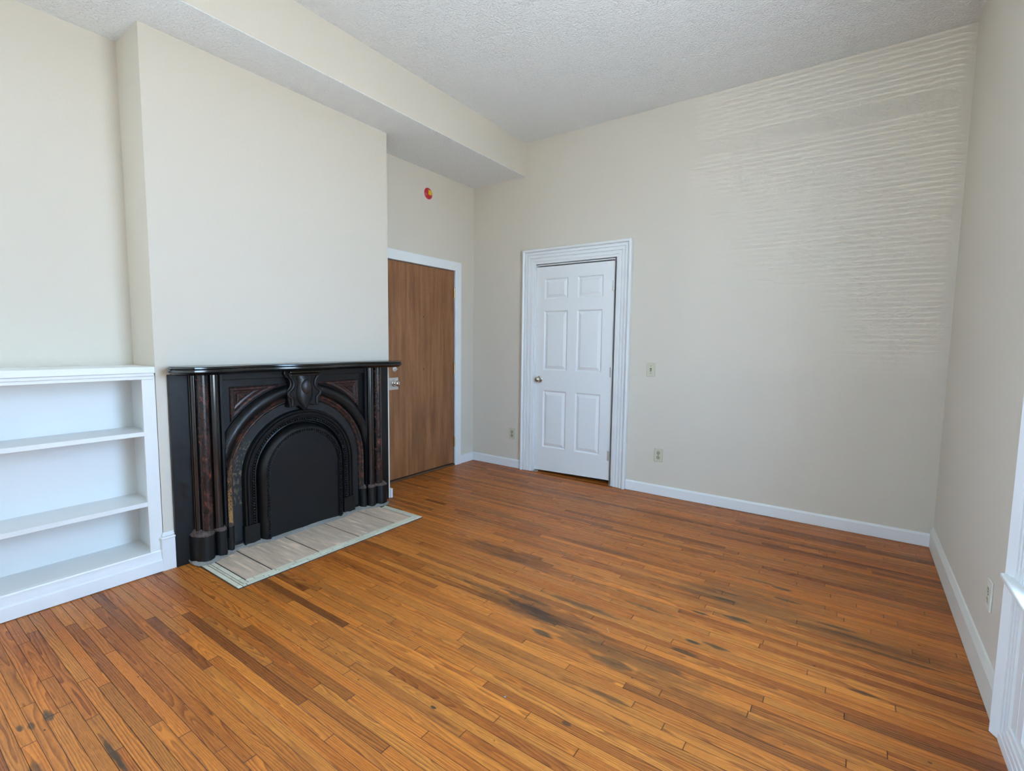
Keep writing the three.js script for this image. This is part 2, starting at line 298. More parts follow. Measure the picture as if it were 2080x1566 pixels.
// ------------------------------------------------------------------ baseboards
const skirting = (pts, len) => { const s = new THREE.Shape(pts.map((p) => new THREE.Vector2(...p))); return new THREE.ExtrudeGeometry(s, { depth: len, bevelEnabled: false }); };   // profile x out, y up; runs along +z
{
  const b = group('baseboard_back');
  const along = (x0, x1) => { const g = box(x0, x1, 0.003, 0.076, 0, 0.015), t = surface([[[x0, 0.076, 0.015], [x1, 0.076, 0.015]], [[x0, 0.086, 0.009], [x1, 0.086, 0.009]], [[x0, 0.088, 0], [x1, 0.088, 0]]]); return [g, t]; };
  mesh('board', along(1.7625, W), M.trim, b); mesh('board', along(0.0, 0.647), M.trim, b);
  tag(b, 'low white baseboard along the long greige wall', 'baseboard', S);
  const l = group('baseboard_left');
  mesh('board', [box(0, 0.014, 0, 0.088, 0.015, 0.209)], M.trim, l); mesh('board', [box(0, XC + 0.014, 0, 0.075, ZC0 - 0.016, ZC0)], M.trim, l);
  mesh('board', [box(0, 0.014, 0, 0.088, 1.305, ZC0 - 0.016)], M.trim, l);
  tag(l, 'white baseboard in the nook around the brown door', 'baseboard', S);
  const r = group('baseboard_right'), P = [[0, 0.003], [0.016, 0.003], [0.016, 0.108], [0.006, 0.136], [0, 0.140]];
  const at = (z0, z1) => { const g = skirting(P, z1 - z0); g.scale(-1, 1, 1); g.translate(W, 0, z0); const ix = g.index; const p = g.attributes.position; for (let t = 0; t < p.count; t += 3) for (const a of ['position', 'normal', 'uv']) { const A = g.attributes[a], n = A.itemSize; for (let c = 0; c < n; c++) { const k = A.array[(t + 1) * n + c]; A.array[(t + 1) * n + c] = A.array[(t + 2) * n + c]; A.array[(t + 2) * n + c] = k; } } return g; };
  mesh('board', at(0.015, 1.864), M.cream, r); mesh('board', at(3.245, ZF), M.cream, r);
  tag(r, 'tall cream baseboard with bevelled top running to the window casing', 'baseboard', S);
}
// moulded plinth at the foot of the chimney corner
{
  const p = group('trim_1');
  mesh('plinth_block', [rbox(XC - 0.01, XC + 0.016, 0, 0.178, 2.966, 3.030, 0.002), rbox(XC - 0.01, XC + 0.006, 0.17, 0.212, 2.968, 3.022, 0.002)], M.trim, p);
  mesh('plinth_moulding', [rbox(XC - 0.01, XC + 0.021, 0.176, 0.190, 2.964, 3.034, 0.005), rbox(XC - 0.01, XC + 0.012, 0.192, 0.202, 2.966, 3.026, 0.003)], M.trim, p);
  tag(p, 'white moulded plinth block between bookcase and black fireplace', 'trim', S);
}

// ------------------------------------------------------------------ mitred casing round an opening, profile [offset outwards, depth]
function casing(prof, x0, x1, yt, y0, parent, mat) {
  const leg = (sx, xe) => surface(prof.map(([o, d]) => [[xe + sx * o, y0, d], [xe + sx * o, yt + o, d]]), 0.3);
  const flip = (g) => { const ix = g.attributes; for (const a of ['position', 'normal', 'uv']) { const A = ix[a], n = A.itemSize; for (let t = 0; t < A.count; t += 3) for (let c = 0; c < n; c++) { const k = A.array[(t + 1) * n + c]; A.array[(t + 1) * n + c] = A.array[(t + 2) * n + c]; A.array[(t + 2) * n + c] = k; } } g.computeVertexNormals(); return g; };
  mesh('casing', leg(-1, x0), mat, parent); mesh('casing', flip(leg(1, x1)), mat, parent);
  mesh('head_casing', surface(prof.map(([o, d]) => [[x0 - o, yt + o, d], [x1 + o, yt + o, d]]), 0.3), mat, parent);
}

// ------------------------------------------------------------------ white six-panel door
{
  const d = group('door_2');
  const prof = [[0, -0.03], [0, 0.012], [0.020, 0.014], [0.023, 0.019], [0.046, 0.020], [0.049, 0.013], [0.054, 0.013], [0.057, 0.024], [0.076, 0.026], [0.079, 0.017], [0.084, 0.017], [0.087, 0.029], [0.104, 0.031], [0.107, 0.022], [0.111, 0.022], [0.114, 0.036], [0.121, 0.042], [0.131, 0.043], [0.137, 0.038], [0.139, 0.03], [0.139, 0]];
  casing(prof, 0.787, 1.622, 2.031, 0.003, d, M.trim);
  mesh('jamb', [box(0.765, 0.786, 0, 2.05, -0.2, 0.0), box(1.601, 1.622, 0, 2.05, -0.2, 0.0), box(0.786, 1.601, 2.014, 2.05, -0.2, 0.0)], M.trim, d);
  // leaf with six sunk-and-raised panels
  const L = sub('door_leaf', d), x0 = 0.789, x1 = 1.598, y1 = 2.004, zf = -0.012, zb = -0.047;
  const cols = [[0.878, 1.136], [1.232, 1.490]], rws = [[1.697, 1.894], [1.015, 1.588], [0.258, 0.820]];
  const yb = (x) => mix(0.022, 0.044, (x - x0) / (x1 - x0));
  const face = new THREE.Shape([[x0, yb(x0)], [x1, yb(x1)], [x1, y1], [x0, y1]].map((p) => new THREE.Vector2(...p)));
  for (const [a, b] of cols) for (const [c, e] of rws) face.holes.push(new THREE.Path([[a, c], [a, e], [b, e], [b, c]].map((p) => new THREE.Vector2(...p))));
  mesh('stile_and_rail', [new THREE.ExtrudeGeometry(face, { depth: zf - zb, bevelEnabled: false }).translate(0, 0, zb)], M.trim, L);
  for (const [a, b] of cols) for (const [c, e] of rws) {
    const ring = (o, z) => [[a + o, c + o, z], [b - o, c + o, z], [b - o, e - o, z], [a + o, e - o, z], [a + o, c + o, z]];
    const g = surface([ring(0, zf), ring(0.005, zf - 0.002), ring(0.011, zf - 0.011), ring(0.016, zf - 0.012), ring(0.021, zf - 0.010), ring(0.040, zf - 0.003), ring(0.044, zf - 0.0015)], 0.2);
    mesh('panel', [g, box(a + 0.044, b - 0.044, c + 0.044, e - 0.044, zf - 0.02, zf - 0.0015)], M.trim, L);
  }
  const K = sub('knob', d); K.position.set(0.838, 0.925, zf);
  mesh('rose', lathe([[0, 0.008], [0.022, 0.008], [0.031, 0.004], [0.033, 0]]).rotateX(Math.PI / 2), M.nickel, K);
  mesh('handle', lathe([[0.0, 0.064], [0.012, 0.063], [0.022, 0.058], [0.027, 0.048], [0.025, 0.036], [0.016, 0.028], [0.011, 0.024], [0.011, 0.006]]).rotateX(Math.PI / 2), M.nickel, K);
  for (const y of [1.79, 1.025, 0.268]) { const h = sub('hinge', d); mesh('knuckle', new THREE.CylinderGeometry(0.0065, 0.0065, 0.09, 12).translate(1.5935, y, -0.006), M.satin, h); mesh('leaf_plate', rbox(1.572, 1.592, y - 0.045, y + 0.045, -0.0125, -0.0105, 0.0008), M.satin, h); }
  mesh('latch_strike', rbox(0.7865, 0.7885, 0.885, 0.965, -0.03, -0.006, 0.0008), M.satin, d);
  mesh('floor_catch', [rbox(0.792, 0.83, 0.0, 0.012, -0.03, 0.012, 0.003), new THREE.CylinderGeometry(0.005, 0.005, 0.024, 10).translate(0.808, 0.012, 0.004)], M.satin, d);
  tag(d, 'white six-panel door in a wide fluted white casing', 'door', S);
}

// ------------------------------------------------------------------ brown slab door in the nook (local x runs towards -z, local z out of the wall)
{
  const d = group('door_1', [0, 0, 0.755], Math.PI / 2), hw = 0.457, yt = 1.992;
  const prof = [[0, -0.04], [0, 0.016], [0.004, 0.019], [0.083, 0.020], [0.088, 0.016], [0.088, 0]];
  casing(prof, -hw, hw, yt, 0, d, M.trim);
  mesh('stop', [box(-hw, -hw + 0.012, 0.0, yt, -0.12, -0.046), box(hw - 0.012, hw, 0.0, yt, -0.12, -0.046), box(-hw, hw, yt - 0.012, yt, -0.12, -0.046)], M.trim, d);
  mesh('door_leaf', [rbox(-hw + 0.004, hw - 0.008, 0.024, yt - 0.006, -0.045, -0.004, 0.002)], M.veneer, d);
  mesh('threshold', [rbox(-hw, hw, 0, 0.016, -0.11, 0.012, 0.005)], M.threshold, d);
  for (const y of [1.768, 1.010, 0.248]) { const h = sub('hinge', d); mesh('knuckle', new THREE.CylinderGeometry(0.007, 0.007, 0.1, 12).translate(hw - 0.004, y, 0.004), M.brass, h); mesh('leaf_plate', rbox(hw - 0.0015, hw + 0.0004, y - 0.05, y + 0.05, -0.03, 0.012, 0.0005), M.brass, h); }
  const kx = 0.755 - 1.098, ky = 0.900;
  const lk = sub('lockset', d);
  mesh('plate', rbox(kx - 0.055, kx + 0.05, ky - 0.055, ky + 0.054, -0.004, 0.0005, 0.002), M.satin, lk);
  const ax = (g) => g.rotateX(Math.PI / 2);
  mesh('rose', ax(lathe([[0, 0.012], [0.024, 0.012], [0.030, 0.006], [0.031, 0]])).translate(kx, ky + 0.004, 0.0005), M.nickel, lk);
  mesh('knob', ax(lathe([[0.0, 0.066], [0.013, 0.065], [0.022, 0.059], [0.026, 0.049], [0.023, 0.038], [0.014, 0.031], [0.012, 0.010]])).translate(kx, ky + 0.004, 0), M.nickel, lk);
  const db = sub('deadbolt', d), dx = 0.755 - 1.088, dy = 1.030;
  mesh('rose', ax(lathe([[0, 0.012], [0.016, 0.012], [0.023, 0.006], [0.025, 0]])).translate(dx, dy, -0.004), M.satin, db);
  mesh('thumb_turn', rbox(dx - 0.017, dx + 0.017, dy - 0.004, dy + 0.004, 0.006, 0.024, 0.003).rotateZ(0), M.nickel, db);
  for (const y of [1.512, 1.018]) mesh('peephole', ax(lathe([[0, 0.002], [0.004, 0.003], [0.006, 0.0]], 16)).translate(0.755 - 0.728, y, -0.004), M.dark, d);
  tag(d, 'brown wood-veneer slab door in flat white casing beside the fireplace', 'door', S);
}

// ------------------------------------------------------------------ windows: side window in view at the edge, front window behind
function sashWindow(w, h, y0, parent) {       // local: x along, z into the room; opening centred on x = 0
  const zf = -0.15;
  const frame = (x0, x1, a, b, z, t, name) => { const s = sub(name, parent); mesh('stile', rbox(x0, x0 + t, a, b, z - 0.02, z + 0.02, 0.003), M.trim, s); mesh('stile', rbox(x1 - t, x1, a, b, z - 0.02, z + 0.02, 0.003), M.trim, s); mesh('rail', rbox(x0 + t, x1 - t, b - t, b, z - 0.02, z + 0.02, 0.003), M.trim, s); mesh('rail', rbox(x0 + t, x1 - t, a, a + t, z - 0.02, z + 0.02, 0.003), M.trim, s); mesh('pane', box(x0 + t, x1 - t, a + t, b - t, z - 0.002, z + 0.002), M.glass, s); };
  mesh('jamb', [box(-w / 2, -w / 2 + 0.02, y0, y0 + h, -0.29, 0.0), box(w / 2 - 0.02, w / 2, y0, y0 + h, -0.29, 0.0), box(-w / 2, w / 2, y0 + h - 0.02, y0 + h, -0.29, 0.0), box(-w / 2, w / 2, y0 - 0.02, y0 + 0.012, -0.3, 0.0)], M.trim, parent);
  frame(-w / 2 + 0.02, w / 2 - 0.02, y0 + 0.012, y0 + h / 2 + 0.02, zf, 0.05, 'lower_sash'); frame(-w / 2 + 0.02, w / 2 - 0.02, y0 + h / 2 - 0.02, y0 + h - 0.02, zf - 0.045, 0.05, 'upper_sash');
}
const winProf = [[0, -0.01], [0, 0.001], [0.046, 0.002], [0.050, -0.004], [0.055, -0.004], [0.058, 0.007], [0.070, 0.007], [0.073, -0.002], [0.077, -0.002], [0.080, 0.009], [0.092, 0.009], [0.095, 0.001], [0.099, 0.001], [0.102, 0.011], [0.116, 0.012], [0.119, 0.005], [0.123, 0.005], [0.126, 0.014], [0.154, 0.029], [0.155, 0.026], [0.155, 0]];
{
  const w = WZ1 - WZ0, g = group('window_1', [W, 0, (WZ0 + WZ1) / 2], -Math.PI / 2);
  sashWindow(w, WY1 - WY0, WY0, g);
  casing(winProf, -w / 2, w / 2, WY1, 0.004, g, M.trim);
  mesh('stool', rbox(-w / 2 - 0.158, w / 2 + 0.158, WY0 - 0.026, WY0 - 0.008, -0.14, 0.040, 0.006), M.shelf, g);
  mesh('stool_moulding', rbox(-w / 2 - 0.002, w / 2 + 0.002, WY0 - 0.05, WY0 - 0.026, -0.08, 0.016, 0.005), M.trim, g);
  // panelled breast below the stool, set back between the casings
  const P = sub('apron_panel', g), a = -w / 2, b = w / 2;
  mesh('frame', [box(a, a + 0.06, 0, WY0 - 0.03, -0.09, 0), box(b - 0.06, b, 0, WY0 - 0.03, -0.09, 0), box(a + 0.06, b - 0.06, WY0 - 0.10, WY0 - 0.03, -0.09, 0), box(a + 0.06, b - 0.06, 0, 0.12, -0.09, 0)], M.trim, P);
  const ring = (o, z) => [[a + 0.06 + o, 0.12 + o, z], [b - 0.06 - o, 0.12 + o, z], [b - 0.06 - o, WY0 - 0.10 - o, z], [a + 0.06 + o, WY0 - 0.10 - o, z], [a + 0.06 + o, 0.12 + o, z]];
  mesh('moulding', surface([ring(0, 0), ring(0.004, 0.007), ring(0.014, 0.006), ring(0.022, -0.008), ring(0.03, -0.014), ring(0.036, -0.02)], 0.3), M.trim, P);
  mesh('panel', box(a + 0.06, b - 0.06, 0.12, WY0 - 0.10, -0.06, -0.02), M.trim, P);
  mesh('base_moulding', [rbox(a - 0.126, b + 0.126, 0, 0.034, -0.008, 0.0135, 0.002), rbox(a - 0.09, b + 0.09, 0.03, 0.056, -0.008, 0.0115, 0.003), rbox(a - 0.07, b + 0.07, 0.054, 0.078, -0.008, 0.0095, 0.004), rbox(a - 0.05, b + 0.05, 0.076, 0.10, -0.008, 0.006, 0.003)], M.trim, P);
  tag(g, 'white window casing with stone-coloured stool and panelled apron beside the wall outlet', 'window', S);
  [['window_2', [2.75, 0, ZF], Math.PI, 'white sash window opposite the light switch'], ['window_3', [0, 0, (LZ0 + LZ1) / 2], Math.PI / 2, 'added unseen sash window beyond the bookcase, lighting the right wall']].forEach(([n, p, t, label]) => {  // the one beyond the bookcase is added to light the right wall
    const f = group(n, p, t);
    sashWindow(FW, WY1 - WY0, WY0, f); casing(winProf, -FW / 2, FW / 2, WY1, 0.004, f, M.trim);
    mesh('stool', rbox(-0.72, 0.72, WY0 - 0.034, WY0 - 0.004, -0.14, 0.062, 0.008), M.shelf, f);
    if (n === 'window_2') {      // venetian blind, slats turned half shut
      const sl = []; for (let y = WY0 + 0.05; y < WY1 - 0.06; y += 0.0215) sl.push(new THREE.BoxGeometry(FW - 0.06, 0.0008, 0.025).rotateX(-0.88).translate(0, y, -0.06));
      mesh('blind_slats', sl, M.trim, f).userData.kind = 'stuff'; mesh('blind_head', rbox(-FW / 2 + 0.025, FW / 2 - 0.025, WY1 - 0.055, WY1 - 0.022, -0.085, -0.035, 0.003), M.trim, f);
    }
    tag(f, label, 'window', S);
  });
}

// ------------------------------------------------------------------ outdoors: an added, unseen garden frame standing at the glint lamp
{
  const c = group('added_garden_frame', [2.365, -0.62, 15.62], 0);
  mesh('ground_slab', box(-1.2, 1.2, -0.1, 0, -0.9, 0.9), M.mortar, c);
  mesh('box_wall', [box(-0.6, 0.6, 0, 0.34, -0.3, -0.27), box(-0.6, 0.6, 0, 0.56, 0.27, 0.3), box(-0.6, -0.57, 0, 0.34, -0.27, 0.27), box(0.57, 0.6, 0, 0.34, -0.27, 0.27)], M.threshold, c);
  mesh('glass_lid', new THREE.BoxGeometry(1.2, 0.006, 0.68).rotateX(-0.37).translate(0, 0.46, 0), M.glass, c);
  tag(c, 'added unseen garden frame standing at the glint lamp', 'garden frame', S);
}

// ------------------------------------------------------------------ built-in bookcase in the alcove
{
  const b = group('bookcase', [0, 0, 3.02]), z0 = 0, z1 = 1.32, xb = 0.06, xf = 0.303;
  mesh('top_board', rbox(0.002, xf + 0.022, 1.094, 1.128, z0 + 0.001, z1 + 0.02, 0.004), M.shelf, b);
  mesh('top_moulding', [rbox(xf - 0.01, xf + 0.014, 1.078, 1.095, z0 + 0.004, z1, 0.003), rbox(xf - 0.01, xf + 0.007, 1.060, 1.080, z0 + 0.006, z1, 0.004)], M.shelf, b);
  mesh('stile', rbox(xf - 0.02, xf, 0.06, 1.080, z0 - 0.002, z0 + 0.058, 0.002), M.shelf, b);
  mesh('stile', rbox(xf - 0.02, xf, 0.06, 1.080, z1 - 0.06, z1 - 0.004, 0.002), M.shelf, b);
  mesh('side_panel', box(xb, xf - 0.02, 0.02, 1.094, z0 - 0.002, z0 + 0.030), M.shelf, b);
  mesh('side_panel', box(xb, xf - 0.02, 0.02, 1.094, z1 - 0.03, z1), M.shelf, b);
  mesh('back_panel', box(xb - 0.012, xb, 0.02, 1.094, z0 + 0.004, z1), M.shelf, b);
  for (const [y, tilt] of [[0.758, 0], [0.374, 0]]) mesh('shelf', rbox(xb, xf - 0.003, y, y + 0.024, z0 + 0.031, z1 - 0.03, 0.002), M.shelf, b);
  mesh('bottom_shelf', rbox(xb, xf - 0.0202, 0.098, 0.1195, z0 + 0.031, z1 - 0.03, 0.001), M.shelf, b);
  const base = surface([[0.119, 0.003], [0.113, 0.006], [0.100, 0.006], [0.082, 0.010], [0.070, 0.011], [0.064, 0.019], [0.058, 0.020], [0.0035, 0.022]].map(([y, x]) => [[xf + x, y, z1], [xf + x, y, z0 + 0.008]]), 0.3);
  mesh('base_moulding', [base, box(xf - 0.02, xf + 0.003, 0.0035, 0.119, z0 + 0.008, z1), box(xf, xf + 0.0215, 0.0035, 0.058, z0 + 0.008, z0 + 0.0085)], M.trim, b);
  tag(b, 'white built-in bookcase with two shelves in the alcove', 'bookcase');
}

// ------------------------------------------------------------------ wall plates
function plate(name, pos, turn, label, kind, mats = [M.ivory, M.ivoryDark]) {
  const g = group(name, pos, turn);
  mesh('cover_plate', rbox(-0.036, 0.036, -0.0575, 0.0575, 0, 0.0065, 0.003), mats[0], g);
  if (kind === 'switch') {
    mesh('toggle_slot', rbox(-0.006, 0.006, -0.013, 0.013, 0.0055, 0.0072, 0.0006), M.slot, g);
    mesh('toggle', rbox(-0.0042, 0.0042, -0.009, 0.008, 0, 0.016, 0.002).rotateX(0.35).translate(0, -0.001, 0.004), mats[1], g);
    for (const s of [-1, 1]) mesh('screw', new THREE.CylinderGeometry(0.003, 0.003, 0.0015, 10).rotateX(Math.PI / 2).translate(0, s * 0.031, 0.007), M.slot, g);
  } else {
    for (const s of [-1, 1]) {
      const r = sub('receptacle', g);
      mesh('face', new THREE.CylinderGeometry(0.0165, 0.0165, 0.003, 24).rotateX(Math.PI / 2).translate(0, s * 0.0195, 0.0072), mats[1], r);
      for (const [dx, dy, w, h] of [[-0.006, 0.003, 0.0022, 0.008], [0.006, 0.003, 0.0022, 0.007], [0, -0.0085, 0.004, 0.004]]) mesh('slot', box(dx - w / 2, dx + w / 2, s * 0.0195 + dy - h / 2, s * 0.0195 + dy + h / 2, 0.008, 0.0092), M.slot, r);
    }
    mesh('screw', new THREE.CylinderGeometry(0.003, 0.003, 0.0015, 10).rotateX(Math.PI / 2).translate(0, 0, 0.007), M.slot, g);
  }
  return tag(g, label, kind === 'switch' ? 'switch' : 'outlet');
}
plate('light_switch', [1.954, 1.065, 0], 0, 'ivory toggle light switch on the wall beside the white door', 'switch');
plate('wall_outlet', [2.045, 0.344, 0], 0, 'ivory double outlet below the light switch', 'outlet');
plate('wall_outlet', [0.528, 0.349, 0], 0, 'small ivory outlet between the two doors', 'outlet');
plate('wall_outlet', [W, 0.355, 1.56], -Math.PI / 2, 'cream double outlet beside the window casing', 'outlet', [M.cream, M.ivory]);

// ------------------------------------------------------------------ red alarm above the brown door
{
  const g = group('fire_alarm', [0, 2.655, 0.672], Math.PI / 2), ax = (q) => q.rotateX(Math.PI / 2);
  mesh('rim', ax(lathe([[0, 0.007], [0.055, 0.007], [0.062, 0.004], [0.063, 0]], 40)), M.alarmRim, g);
  mesh('body', ax(lathe([[0, 0.024], [0.030, 0.024], [0.036, 0.021], [0.039, 0.014], [0.046, 0.013], [0.051, 0.010], [0.052, 0.005]], 40)), M.red, g);
  mesh('warning_square', new RoundedBoxGeometry(0.042, 0.042, 0.005, 2, 0.002).translate(0.006, 0.006, 0.026), M.yellow, g);
  mesh('button', new THREE.CylinderGeometry(0.0035, 0.0035, 0.003, 12).rotateX(Math.PI / 2).translate(-0.006, -0.033, 0.018), M.dark, g);
  tag(g, 'round red alarm with yellow square on the wall above the brown door', 'alarm');
}

// ------------------------------------------------------------------ hearth
{
  const h = group('hearth'), y0 = 0.0012, t0 = 0.005, t1 = 0.0085;
  mesh('tile_bed', box(XC + 0.03, 0.8545, y0, t0, 1.588, 2.886), M.grout, h);
  const stone = [0, 1, 2, 3].map((k) => metres(std({
    map: texture(384, 384, (i, j) => { const x = i / 384 + k * 0.3, y = j / 384 + k * 0.7, a = noise(x * 3 + y * 2, y * 26 + k * 9), b = noise(x * 9, y * 90), c = noise(x * 120, y * 120), v = 196 + 30 * (a - 0.5) + 18 * (b - 0.5) + 10 * (c - 0.5) + 20 * step(0.78, 0.95, a); return [v * 1.05, v * 0.93, v * 0.81]; }, true, 0.42), roughness: 0.5,
  })));
  const zs = [2.818, 2.672, 2.384, 2.093, 1.796, 1.636];
  for (let i = 0; i < 5; i++) mesh('tile', rbox(XC + 0.035, 0.788, t0 - 0.002, t1, zs[i + 1] + 0.0045, zs[i] - 0.0045, 0.0012), stone[i % 4], h);
  const cream = [0, 1, 2].map((k) => std({ color: new THREE.Color().setRGB(0.66 + 0.05 * k, 0.62 + 0.05 * k, 0.47 + 0.05 * k), roughness: 0.35 }));
  const small = (x0, x1, z0, z1) => mesh('mosaic_tile', rbox(x0 + 0.0021, x1 - 0.0021, t0 - 0.002, t1, z0 + 0.0021, z1 - 0.0021, 0.0008), cream[Math.floor(rnd() * 3)], h);
  const runs = (a, b, len, off, fn) => { let p = a, first = true; while (p < b - 0.001) { const e = Math.min(b, first ? p + off : p + len); fn(p, e); p = e; first = false; } };
  runs(0.42, 0.8545, 0.118, 0.05, (a, b) => small(a, b, 2.860, 2.886)); runs(0.43, 0.832, 0.085, 0.03, (a, b) => small(a, b, 2.846, 2.860)); runs(0.44, 0.818, 0.118, 0.09, (a, b) => small(a, b, 2.820, 2.846));
  runs(1.588, 2.860, 0.118, 0.07, (a, b) => small(0.830, 0.8545, a, b)); runs(1.602, 2.846, 0.085, 0.03, (a, b) => small(0.817, 0.830, a, b)); runs(1.618, 2.820, 0.118, 0.1, (a, b) => small(0.790, 0.817, a, b));
  runs(0.45, 0.830, 0.118, 0.06, (a, b) => small(a, b, 1.588, 1.604)); runs(0.46, 0.817, 0.085, 0.05, (a, b) => small(a, b, 1.604, 1.618)); runs(0.46, 0.790, 0.118, 0.11, (a, b) => small(a, b, 1.618, 1.634));
  tag(h, 'tiled hearth of grey stone tiles edged with cream mosaic strips', 'hearth');
}

// ------------------------------------------------------------------ fireplace (local x towards -z, local z out from the chimney)
{
  const F = group('fireplace', [XC, 0, 2.208], Math.PI / 2), YC = 0.42;
  mesh('backing_slab', rbox(-0.757, 0.758, 0, 1.0812, 0.0005, 0.022, 0.002), M.slate, F);
  // sweep of a profile [radius, depth] up one leg, round the arch and down the other
  const arch = (prof, y0, lim = 9, n = 72, crease = 0.5) => surface(prof.map(([r, d]) => {
    const row = []; for (let k = 0; k <= 12; k++) row.push([-Math.min(r, lim), mix(y0, YC, k / 12), d]);
    for (let k = 1; k < n; k++) { const a = Math.PI * (1 - k / n); row.push([clamp(Math.cos(a) * r, -lim, lim), YC + Math.sin(a) * r, d]); }
    for (let k = 0; k <= 12; k++) row.push([Math.min(r, lim), mix(YC, y0, k / 12), d]); return row;
  }), crease);
  // flat field behind the arch
  const fs = new THREE.Shape([[-0.505, 0.03], [-0.505, 1.081], [0.505, 1.081], [0.505, 0.03]].map((p) => new THREE.Vector2(...p)));
  const hole = []; for (let k = 0; k <= 40; k++) { const a = Math.PI * k / 40; hole.push(new THREE.Vector2(clamp(Math.cos(a) * 0.565, -0.5, 0.5), YC + Math.sin(a) * 0.565)); } hole.push(new THREE.Vector2(-0.5, 0.04), new THREE.Vector2(0.5, 0.04));
  fs.holes.push(new THREE.Path(hole));
  mesh('arch_surround', [new THREE.ExtrudeGeometry(fs, { depth: 0.016, bevelEnabled: false }).translate(0, 0, 0.022)], M.slate, F);
  mesh('top_rail', [rbox(-0.505, 0.505, 1.040, 1.0812, 0.022, 0.062, 0.003)], M.slate, F);
  mesh('arch_moulding', arch([[0.577, 0.037], [0.575, 0.050], [0.569, 0.057], [0.560, 0.070], [0.548, 0.078], [0.534, 0.080], [0.520, 0.076], [0.509, 0.066], [0.503, 0.055], [0.500, 0.040]], 0.10, 0.504), M.slate, F);
  // inner ring: red-brown marbling, rubbed down to ochre near one foot
  const ringMap = texture(2048, 64, (i, j) => {
    const s = i / 2048, v = j / 64, f = noise(s * 90, v * 3) * 0.5 + noise(s * 300, v * 10) * 0.5, t = step(0.45, 0.7, f);
    let c = [28 + 62 * t, 21 + 26 * t, 19 + 14 * t];
    const g = step(0.36, 0.02, s + 0.14 * (noise(s * 60, v * 6) - 0.5)) * step(0.30, 0.80, noise(s * 240 + 5, v * 14) + 0.30 * step(0.14, 0.03, s)) * step(0.08, 0.3, v);
    c = [mix(c[0], 168, g), mix(c[1], 128, g), mix(c[2], 80, g)]; return c;
  });
  mesh('inner_arch_ring', arch([[0.500, 0.040], [0.496, 0.047], [0.489, 0.054], [0.481, 0.052], [0.475, 0.044], [0.471, 0.043], [0.466, 0.046], [0.460, 0.042], [0.456, 0.036], [0.455, 0.026]], 0.16), std({ map: ringMap, roughness: 0.42 }), F);
  const sofMap = texture(1024, 64, (i, j) => {
    const s = i / 1024, v = j / 64, f = noise(s * 60, v * 4) * 0.6 + noise(s * 200, v * 12) * 0.4, spot = s > 0.08 && s < 0.27 && noise(s * 140 + 3, v * 9) > 0.62 ? 1 : 0;   // flakes of ochre paint left on the black
    const c = 20 + 16 * f; return [mix(c, 122, spot * f), mix(c, 112, spot * f), mix(c, 82, spot * f)];
  });
  mesh('arch_panel', arch([[0.457, 0.028], [0.394, 0.028]], 0.0092), std({ map: sofMap, roughness: 0.5 }), F);
  // cast iron frame
  const ironFrame = sub('iron_frame', F);
  mesh('moulding', arch([[0.397, 0.026], [0.3965, 0.050], [0.391, 0.058], [0.384, 0.058], [0.380, 0.049], [0.375, 0.048], [0.371, 0.055], [0.363, 0.055], [0.359, 0.046], [0.354, 0.046], [0.350, 0.050], [0.344, 0.049], [0.341, 0.038], [0.329, 0.038], [0.327, 0.050], [0.321, 0.053], [0.316, 0.047], [0.313, 0.012]], 0.12, 9, 72, 0.6), M.iron, ironFrame);
  const beads = (r, d, pitch, size, y0, make) => {
    const out = [], leg = YC - y0, total = 2 * leg + Math.PI * r, n = Math.floor(total / pitch);
    for (let i = 0; i <= n; i++) { let s = i * total / n, x, y, a = 0; if (s < leg) { x = -r; y = y0 + s; a = Math.PI; } else if (s < leg + Math.PI * r) { a = Math.PI - (s - leg) / r; x = Math.cos(a) * r; y = YC + Math.sin(a) * r; } else { x = r; y = YC - (s - leg - Math.PI * r); } out.push(make(size, a).translate(x, y, d)); }
    return merged(out);
  };
  mesh('beading', beads(0.335, 0.047, 0.0172, 0.0072, 0.14, (s) => new THREE.IcosahedronGeometry(s, 1)), M.iron, ironFrame);
  for (const s of [-1, 1]) mesh('foot_block', rbox(Math.min(s * 0.308, s * 0.402), Math.max(s * 0.308, s * 0.402), 0.0092, 0.132, 0.012, 0.062, 0.003), M.iron, ironFrame);
  // summer cover closing the firebox
  const cov = sub('fire_cover', F);
  mesh('rim', arch([[0.308, 0.012], [0.306, 0.036], [0.301, 0.054], [0.293, 0.069], [0.283, 0.080], [0.273, 0.086], [0.269, 0.086], [0.268, 0.081], [0.256, 0.081], [0.255, 0.086], [0.250, 0.087], [0.249, 0.076]], 0.0092), M.iron, cov);
  mesh('beading', beads(0.262, 0.0850, 0.0172, 0.005, 0.02, (s, a) => new THREE.BoxGeometry(0.0125, 0.0085, 0.010).rotateZ(a)), M.iron, cov);
  const ps = new THREE.Shape(); ps.moveTo(-0.2495, 0.0092); ps.lineTo(-0.2495, YC); ps.absarc(0, YC, 0.2495, Math.PI, 0, true); ps.lineTo(0.2495, 0.0092); ps.closePath();
  mesh('panel', [new THREE.ExtrudeGeometry(ps, { depth: 0.055, bevelEnabled: false, curveSegments: 40 }).translate(0, 0, 0.022)], M.cover, cov);
